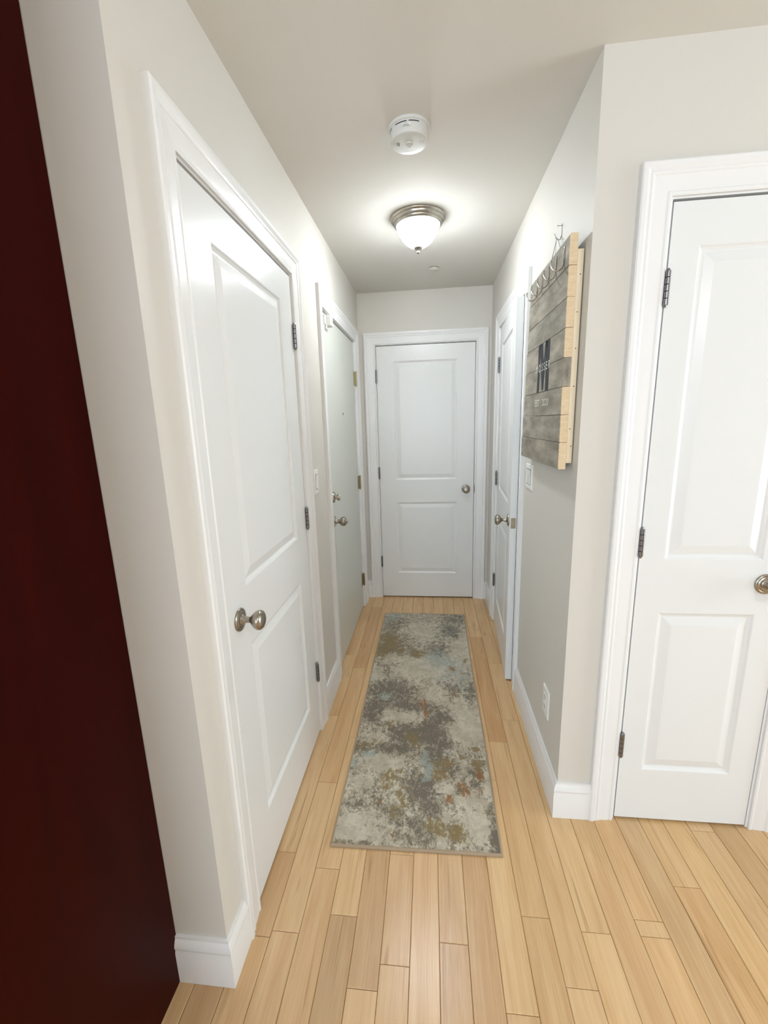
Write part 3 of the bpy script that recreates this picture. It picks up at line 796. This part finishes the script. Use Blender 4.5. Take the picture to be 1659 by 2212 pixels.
def rug_mat():
    m, nt, N, L, b = new_mat('distressed_pile')
    tc = N.new('ShaderNodeTexCoord')
    at = N.new('ShaderNodeVertexColor'); at.layer_name = 'dye'
    sep = N.new('ShaderNodeSeparateColor'); L.new(at.outputs[0], sep.inputs[0])
    def noise(scale, det, rough, sx=1, sy=1, off=0.0, dist=0.0):
        mp = N.new('ShaderNodeMapping'); mp.inputs['Scale'].default_value = (sx, sy, 0.0); mp.inputs['Location'].default_value = (off, off*1.7, 0)
        L.new(tc.outputs['Object'], mp.inputs[0])
        n = N.new('ShaderNodeTexNoise'); n.inputs['Scale'].default_value = scale; n.inputs['Detail'].default_value = det; n.inputs['Roughness'].default_value = rough; n.inputs['Distortion'].default_value = dist
        L.new(mp.outputs[0], n.inputs['Vector']); return n.outputs['Fac']
    def mth(op, a, bb, c=None):
        n = N.new('ShaderNodeMath'); n.operation = op
        for i, v in enumerate((a, bb, c)):
            if v is None: continue
            if isinstance(v, (int, float)): n.inputs[i].default_value = v
            else: L.new(v, n.inputs[i])
        return n.outputs[0]
    def step(v, lo, hi):
        r = N.new('ShaderNodeMapRange'); r.interpolation_type = 'SMOOTHSTEP'; r.inputs['From Min'].default_value = lo; r.inputs['From Max'].default_value = hi
        L.new(v, r.inputs['Value']); return r.outputs[0]
    def mix(f, a, bb):
        n = N.new('ShaderNodeMix'); n.data_type = 'RGBA'; L.new(f, n.inputs[0])
        for i, v in ((6, a), (7, bb)):
            if isinstance(v, tuple): n.inputs[i].default_value = rgba(v)
            else: L.new(v, n.inputs[i])
        return n.outputs[2]
    nA = noise(44, 6, .72, 1.0, .75, 3.1, .5); nB = noise(120, 4, .7, 1, .8, 9.0); nC = noise(16, 6, .7, 1.0, .75, 17.0, .4); nD = noise(48, 6, .72, 1.2, .75, 25.0, .4); nE = noise(40, 6, .72, 1, .75, 41.0, .4); nG = noise(56, 6, .72, 1.1, .7, 55.0, .3); nF = noise(420, 2, .6, 1, 1, 1.0)
    speck = mth('MULTIPLY_ADD', mth('SUBTRACT', nA, .5), 3.6, mth('MULTIPLY', mth('SUBTRACT', nB, .5), 2.4))
    d = mth('ADD', mth('MULTIPLY_ADD', sep.outputs[0], .85, .17), speck)
    base = mix(step(nC, .38, .62), (208, 199, 180), (184, 174, 154))
    c1 = mix(step(d, .02, .34), base, (162, 152, 134))
    c1 = mix(step(d, .35, .80), c1, (120, 111, 98))
    o = mth('ADD', mth('ADD', sep.outputs[2], .10), mth('MULTIPLY', mth('SUBTRACT', nD, .5), 4.2))
    c2 = mix(mth('MULTIPLY', step(o, .42, 1.05), .92), c1, (138, 119, 80))
    bl = mth('ADD', sep.outputs[1], mth('MULTIPLY', mth('SUBTRACT', nE, .5), 3.6))
    c3 = mix(mth('MULTIPLY', step(bl, .40, 1.2), .72), c2, (156, 168, 164))
    rr = mth('ADD', at.outputs[1], mth('MULTIPLY', mth('SUBTRACT', nG, .5), 4.0))
    c4 = mix(mth('MULTIPLY', step(rr, .52, 1.15), .88), c3, (148, 104, 60))
    fm = N.new('ShaderNodeMix'); fm.data_type = 'RGBA'; fm.blend_type = 'MULTIPLY'; fm.inputs[0].default_value = .55
    cr = N.new('ShaderNodeValToRGB'); cr.color_ramp.elements[0].position = .3; cr.color_ramp.elements[0].color = (.42, .42, .41, 1); cr.color_ramp.elements[1].position = .68; cr.color_ramp.elements[1].color = (1.35, 1.35, 1.35, 1)
    L.new(nF, cr.inputs[0]); L.new(c4, fm.inputs[6]); L.new(cr.outputs[0], fm.inputs[7])
    L.new(fm.outputs[2], b.inputs['Base Color'])
    b.inputs['Roughness'].default_value = .95; b.inputs['Specular IOR Level'].default_value = .1
    b.inputs['Sheen Weight'].default_value = .15
    bp = N.new('ShaderNodeBump'); bp.inputs['Strength'].default_value = .6; bp.inputs['Distance'].default_value = .003
    L.new(nF, bp.inputs['Height']); L.new(bp.outputs[0], b.inputs['Normal'])
    return m
rug()

# ------------------------------------------------------------------ ceiling fittings
lt = empty('ceiling_light', (-.050, 2.282, H), 0, 'lit flush-mount ceiling light with nickel pan and white glass bowl', 'ceiling light')
mb = MB(); mb.lathe([(0, 0), (.1300, 0), (.1310, -.003), (.1300, -.008), (.1265, -.0125), (.1235, -.0135), (.1225, -.017), (.1215, -.0215), (.1180, -.0255), (.1150, -.0265), (.1140, -.030), (.1125, -.0345), (.1085, -.0375), (.105, -.0375), (.104, -.033)], 72)
mb.build('pan', M['brushed'], lt, smooth=True, auto=50)
mb = MB(); mb.lathe([(.1035, -.033), (.1045, -.038), (.1020, -.045), (.0970, -.056), (.0905, -.069), (.0820, -.083), (.0710, -.098), (.0580, -.1110), (.0430, -.1215), (.0270, -.1280), (.0120, -.1305), (.0004, -.1308)], 64)
gl = mb.build('glass_bowl', M['glass'], lt, smooth=True, auto=80)
mb = MB(); mb.lathe([(.0004, -.1290), (.0200, -.1292), (.0212, -.1308), (.0195, -.1335), (.0130, -.1375), (.0075, -.1410), (.0052, -.1440), (.0050, -.1460), (.0072, -.1485), (.0080, -.1515), (.0070, -.1550), (.0035, -.1575), (.0003, -.1580)], 28)
mb.build('finial', M['brushed'], lt, smooth=True, auto=60)

sd = empty('smoke_detector', (-.0615, 1.6440, H), 0, 'round white smoke detector on the ceiling nearer than the lamp', 'smoke detector')
mb = MB(); mb.lathe([(0, 0), (.0690, 0), (.0700, -.003), (.0690, -.008), (.0655, -.0100), (.0640, -.0102)], 64); mb.build('base_plate', M['detector'], sd, smooth=True, auto=40)
mb = MB(); mb.lathe([(.0640, -.0102), (.0645, -.0125), (.0635, -.030), (.0620, -.0415), (.0606, -.0436), (.0585, -.0443), (.0400, -.0452), (.0160, -.0458), (.0004, -.0458)], 64); bd = mb.build('body', M['detector'], sd, smooth=True, auto=40)
def arc_patch(mb, r, z0, z1, a0, a1, n=10, t=.0006, mi=0):
    for i in range(n):
        b0 = a0+(a1-a0)*i/n; b1 = a0+(a1-a0)*(i+1)/n
        ps = [((r+t)*math.cos(q), (r+t)*math.sin(q)) for q in (b0, b1)]
        mb.face([(ps[0][0], ps[0][1], z0), (ps[1][0], ps[1][1], z0), (ps[1][0], ps[1][1], z1), (ps[0][0], ps[0][1], z1)], mi)
for a0, a1 in ((-131, -95), (-89, -58), (-172, -148)):
    mb = MB(); arc_patch(mb, .0643, -.0165, -.0140, math.radians(a0), math.radians(a1)); mb.build('vent_slot', M['dark'], sd)
mb = MB()
arc_patch(mb, .0637, -.0325, -.0185, math.radians(-107), math.radians(-83), 6, .0008, 0)
for z, a0, a1 in ((-.0205, -103, -94), (-.0245, -105, -90), (-.0268, -106, -88), (-.0290, -106, -84)):
    arc_patch(mb, .0640, z-.0008, z, math.radians(a0), math.radians(a1), 5, .0010, 1)
mb.build('printed_label', [M['plastic'], M['ink']], sd)
mb = MB(); mb.lathe([(.0125, -.0452), (.0130, -.0478), (.0118, -.0486), (.0105, -.0480), (.0098, -.0468), (.0004, -.0472)], 36, (0, -.004, 0)); mb.build('test_button', M['detector'], sd, smooth=True, auto=30)
mb = MB(); mb.face([(-.0028, .0145, -.0466), (.0004, .0090, -.0466), (.0010, .0135, -.0466)]); mb.face([(.0006, .0095, -.0466), (.0030, .0140, -.0466), (.0012, .0140, -.0466)]); mb.build('indicator', M['dark'], sd)
for sx in (-1, 1):
    mb = MB()
    for i in range(4):
        x = sx*(.034+i*.0048); L_ = .0085-.0006*i
        mb.bbox((x-.0010, -L_-.004, -.0446), (x+.0010, L_-.004, -.0464), .0004, 1 if (sx < 0 and i in (0, 1)) else 0)
    mb.build('louvre', [M['detector'], M['dark']], sd)

sp = empty('sprinkler_cover', (.0350, 2.9870, H), 0, 'small flat white sprinkler cover disc on the ceiling beyond the lamp', 'sprinkler cover')
mb = MB(); mb.lathe([(.0004, -.0085), (.0345, -.0085), (.0360, -.0078), (.0362, -.0065), (.0345, -.0060), (.0004, -.0060)], 48); mb.build('cover_disc', M['ceil'], sp, smooth=True, auto=40)
mb = MB(); mb.lathe([(.0004, 0), (.030, 0), (.0295, -.0060), (.0004, -.0060)], 40); mb.build('collar', M['nickel'], sp, smooth=True)

# ------------------------------------------------------------------ switches and outlet
def plate(name, loc, rz, w, h, gangs, label, cat, outlet=False):
    e = empty(name, loc, rz, label, cat)
    mb = MB(); t = .006
    prof = [(0, 0), (0, .003), (.0035, t)]
    rings = [[(-w/2+d, y, -h/2+d), (-w/2+d, y, h/2-d), (w/2-d, y, h/2-d), (w/2-d, y, -h/2+d)] for d, y in prof]
    mb.loft(rings); mb.build('plate', M['plastic'], e)
    for g in range(gangs):
        cx = (g-(gangs-1)/2)*.046
        if not outlet:
            mb = MB(); mb.box((cx-.0195, t-.0002, -.0365), (cx+.0195, t+.0003, .0365)); mb.build('rocker_gap', M['ink'], e)
            mb = MB(); mb.loft([[(cx-.0165, t, -.0335), (cx+.0165, t, -.0335), (cx+.0165, t+.0012, -.0335), (cx-.0165, t+.0012, -.0335)], [(cx-.0165, t, 0), (cx+.0165, t, 0), (cx+.0165, t+.0022, 0), (cx-.0165, t+.0022, 0)], [(cx-.0165, t, .0335), (cx+.0165, t, .0335), (cx+.0165, t+.0052, .0335), (cx-.0165, t+.0052, .0335)]])
            mb.build('rocker', M['plastic'], e)
        else:
            for z in (-.020, .020):
                mb = MB(); mb.bbox((cx-.0165, t-.0005, z-.0145), (cx+.0165, t+.0018, z+.0145), .001)
                for dx in (-.0063, .0063): mb.box((cx+dx-.0010, t+.0017, z-.001), (cx+dx+.0010, t+.0021, z+.008), 1)
                mb.lathe([(.0024, t+.0017), (.0024, t+.0021)], 12, (cx, 0, z-.0075), 'Y', 1)
                mb.build('receptacle', [M['plastic'], M['dark']], e)
    for sz in ((-.048, .048) if not outlet else (0.0,)):
        for g in range(gangs):
            cx = (g-(gangs-1)/2)*.046
            mb = MB(); mb.lathe([(.0032, t-.0002), (.0032, t+.0005), (.0004, t+.0008)], 14, (cx, 0, sz), 'Y'); mb.build('screw', M['plastic'], e, smooth=True)
    return e
plate('light_switch', (XL, 1.966, 1.204), -math.pi/2, .072, .116, 1, 'white single rocker light switch on the left wall between the doors', 'light switch')
plate('light_switch', (XR, 2.040, 1.204), math.pi/2, .118, .116, 2, 'white double rocker light switch under the plank sign', 'light switch')
plate('wall_outlet', (XR, 1.588, .345), math.pi/2, .078, .118, 1, 'white electrical outlet plate low on the right wall', 'outlet', True)

# ------------------------------------------------------------------ plank sign with hooks
SX = .4170                              # front plane of the planks
SR = 1.4480                             # right-hand (near) ends
sg = empty('plank_sign', (SX, SR, 1.303), 0, 'grey stained wooden plank sign with letter M and coat hooks on the right wall', 'sign')
NP = 8; PH = (2.002-1.303)/NP; PT = .0225
lefts = [1.957, 1.965, 1.972, 1.985, 1.992, 2.002, 2.016, 2.030]
cols = [(.95, .95, .94), (.98, .97, .95), (.97, .97, .97), (1.03, 1.02, 1.0), (1.02, 1.02, 1.0), (1.0, 1.0, .98), (.98, .98, .97), (.90, .89, .87)]
for i in range(NP):
    z1 = (NP-i)*PH; z0 = z1-PH
    mb = MB(); Lr = lefts[i]-SR; jr = [0, .001, -.001, .0005, 0, .0015, 0, -.0005][i]
    c = .0012; g = .0006
    x0, x1 = 0.0, PT
    f = (i == 4)
    # section in x-z with chamfered front edges, lofted along y
    sec = [(x0, z0+g+c), (x0, z1-g-c), (x0+c, z1-g), (x1, z1-g), (x1, z0+g), (x0+c, z0+g)]
    n = 7; ys = [jr+(Lr-jr)*k/(n-1) for k in range(n)]
    rr = random.Random(i+20)
    rings = [[(x+(rr.uniform(-.0004, .0004) if 0 < k < n-1 else 0), y, z) for x, z in sec] for k, y in enumerate(ys)]
    mb.loft(rings)
    mb.m[-2] = 1                        # near end grain
    o = mb.build('plank', [M['stain'] if not f else M['stain_all'], M['rawwood'] if not f else M['stain_all']], sg)
    o.color = (*cols[i], 1)
for y0, y1, z0, z1 in ((.0010, .0400, .020, .655), (.420, .460, .020, .655)):
    mb = MB(); mb.bbox((PT+.0003, y0, z0), (.0415, y1, z1), .0012); bt = mb.build('batten', M['batten'], sg)
    if y0 < .1:
        for zz, xx in ((.585, .034), (.480, .031), (.375, .033), (.262, .034), (.130, .030), (.075, .036)):
            mb = MB(); mb.lathe([(.0017, -.0005), (.0017, .0002), (.0003, .0004)], 10, (xx, y0, zz), 'Y'); mb.v = [(x, 2*y0-y, z) for x, y, z in mb.v]; mb.build('nail_head', M['dark'], bt)
# lettering, thin paint film on the planks; text reads from far (left) to near (right)
def lt_poly(name, polys, m, t=.0004):
    mb = MB()
    for P in polys:
        n = len(P)
        mb.loft([[(-.0002, y, z) for y, z in P], [(-.0002-t, y, z) for y, z in P]])
    return mb.build(name, m, sg)
zM0, zM1 = 3*PH+.001, 5*PH-.001
ya, yb = 1.783-SR, 1.617-SR            # left and right of the M (y decreases to the right)
def mp(u, v): return (ya+(yb-ya)*u, zM0+(zM1-zM0)*v)
def clipgap(polys):                    # keep the joint between the two planks free of paint
    zj = 4*PH; out = []
    for P in polys:
        for lo, hi in ((zM0-1, zj-.0012), (zj+.0012, zM1+1)):
            Q = P
            for sgn, lim in ((1, lo), (-1, hi)):
                R = []
                for a, b in zip(Q, Q[1:]+Q[:1]):
                    da, db = sgn*(a[1]-lim), sgn*(b[1]-lim)
                    if da >= 0: R.append(a)
                    if da*db < 0:
                        t = da/(da-db); R.append((a[0]+(b[0]-a[0])*t, a[1]+(b[1]-a[1])*t))
                Q = R
                if len(Q) < 3: break
            if len(Q) >= 3: out.append(Q)
    return out
stemL = [mp(0, 0), mp(.20, 0), mp(.21, .30), mp(.22, 1), mp(.02, 1), mp(.04, .5)]
stemR = [mp(.74, 0), mp(1.0, 0), mp(.99, .5), mp(1.0, 1), mp(.72, 1), mp(.73, .3)]
diagL = [mp(.18, 1), mp(.42, 1), mp(.52, .62), mp(.52, .03), mp(.46, .03), mp(.24, .70), mp(.18, .9)]
diagR = [mp(.78, 1), mp(.62, 1), mp(.52, .62), mp(.52, .03), mp(.57, .03), mp(.72, .70), mp(.78, .9)]
lt_poly('letter', clipgap([stemL, stemR, diagL, diagR]), M['black'])
def text(body, width, height, yl, zb, m, name):
    cu = bpy.data.curves.new('t', 'FONT'); cu.body = body; cu.size = 1.0
    to = bpy.data.objects.new('t', cu); COL.objects.link(to)
    dg = bpy.context.evaluated_depsgraph_get(); me = to.evaluated_get(dg).to_mesh()
    vs = [v.co.copy() for v in me.vertices]; fs = [tuple(p.vertices) for p in me.polygons]
    x0 = min(v.x for v in vs); x1 = max(v.x for v in vs); y0 = min(v.y for v in vs); y1 = max(v.y for v in vs)
    mb = MB()
    for v in vs: mb.v.append((-.0008, yl-(v.x-x0)/(x1-x0)*width, zb+(v.y-y0)/(y1-y0)*height))
    mb.f = fs; mb.m = [0]*len(fs)
    to.to_mesh_clear() if hasattr(to, 'to_mesh_clear') else None
    bpy.data.objects.remove(to); bpy.data.curves.remove(cu)
    return mb.build(name, m, sg, fix=False)
text('M O S S E R', .200, .028, 1.806-SR, 1.640-1.303, M['whitep'], 'lettering')
text('EST · 2020', .196, .025, 1.800-SR, 1.514-1.303, M['whitep'], 'lettering')
# five cup hooks: screw flange, shank down, round bend outwards and up
for y in (1.502, 1.590, 1.676, 1.766, 1.842):
    pts = []
    yy = y-SR; zt = 1.975-1.303; zb = 1.9375-1.303; R = .0185
    pts += [(-.0022, yy, zt), (-.0028, yy, zt-.02), (-.003, yy, zb)]
    for k in range(1, 13):
        a = math.pi*k/12*1.12
        pts.append((-.003-R+R*math.cos(a), yy, zb-R*math.sin(a)*1.15))
    mb = MB(); mb.tube(pts, [.0027]*len(pts), 10)
    e_ = pts[-1]; mb.lathe([(.0004, -.0033), (.0025, -.002), (.0032, 0), (.0025, .002), (.0004, .0033)], 12, e_)
    mb.bbox((0, yy-.006, zt-.028), (-.0022, yy+.006, zt+.010), .0008)
    for dz in (-.020, .004): mb.lathe([(.0028, 0), (.0028, .0008), (.0004, .0014)], 10, (-.0022, yy, zt+dz), 'X')
    mb.build('hook', M['hookm'], sg, smooth=True)
# hanging wire to the wall hook
ny, nz, nx = 1.712-SR, 2.085-1.303, .0330
mb = MB()
mb.tube([(PT+.004, 1.830-SR, .672), (.030, 1.775-SR, .725), (nx-.003, ny+.008, nz-.006), (nx-.004, ny, nz), (nx-.003, ny-.010, nz-.006), (.030, 1.66-SR, .728), (PT+.004, 1.610-SR, .690)], .0011, 8)
mb.tube([(nx-.004, ny+.001, nz-.002), (nx-.004, ny+.006, nz-.03), (PT+.006, ny+.012, .690)], .0009, 8)
mb.tube([(nx-.004, ny+.004, nz-.004), (nx-.006, ny+.012, nz+.010), (nx-.008, ny+.016, nz+.020)], .0009, 8)
mb.build('hanging_wire', M['wire'], sg, smooth=True)
hk = empty('picture_hook', (XR, 1.712, 2.110), 0, 'small metal picture hook in the wall holding the sign wire', 'hook')
mb = MB(); mb.tube([(0, 0, .012), (-.004, 0, .0125), (-.0155, 0, .013)], .0011, 8); mb.lathe([(.0035, -.016), (.0035, -.0150), (.0012, -.0146)], 12, (0, 0, .013), 'X'); mb.build('nail', M['wire'], hk, smooth=True)
mb = MB(); mb.bbox((-.0003, -.004, -.022), (-.0016, .004, .018), .0004); mb.tube([(-.0012, 0, -.020), (-.004, 0, -.030), (-.010, 0, -.032), (-.0165, 0, -.0285), (-.0185, 0, -.022)], .0016, 8); mb.build('bracket', M['wire'], hk, smooth=True)
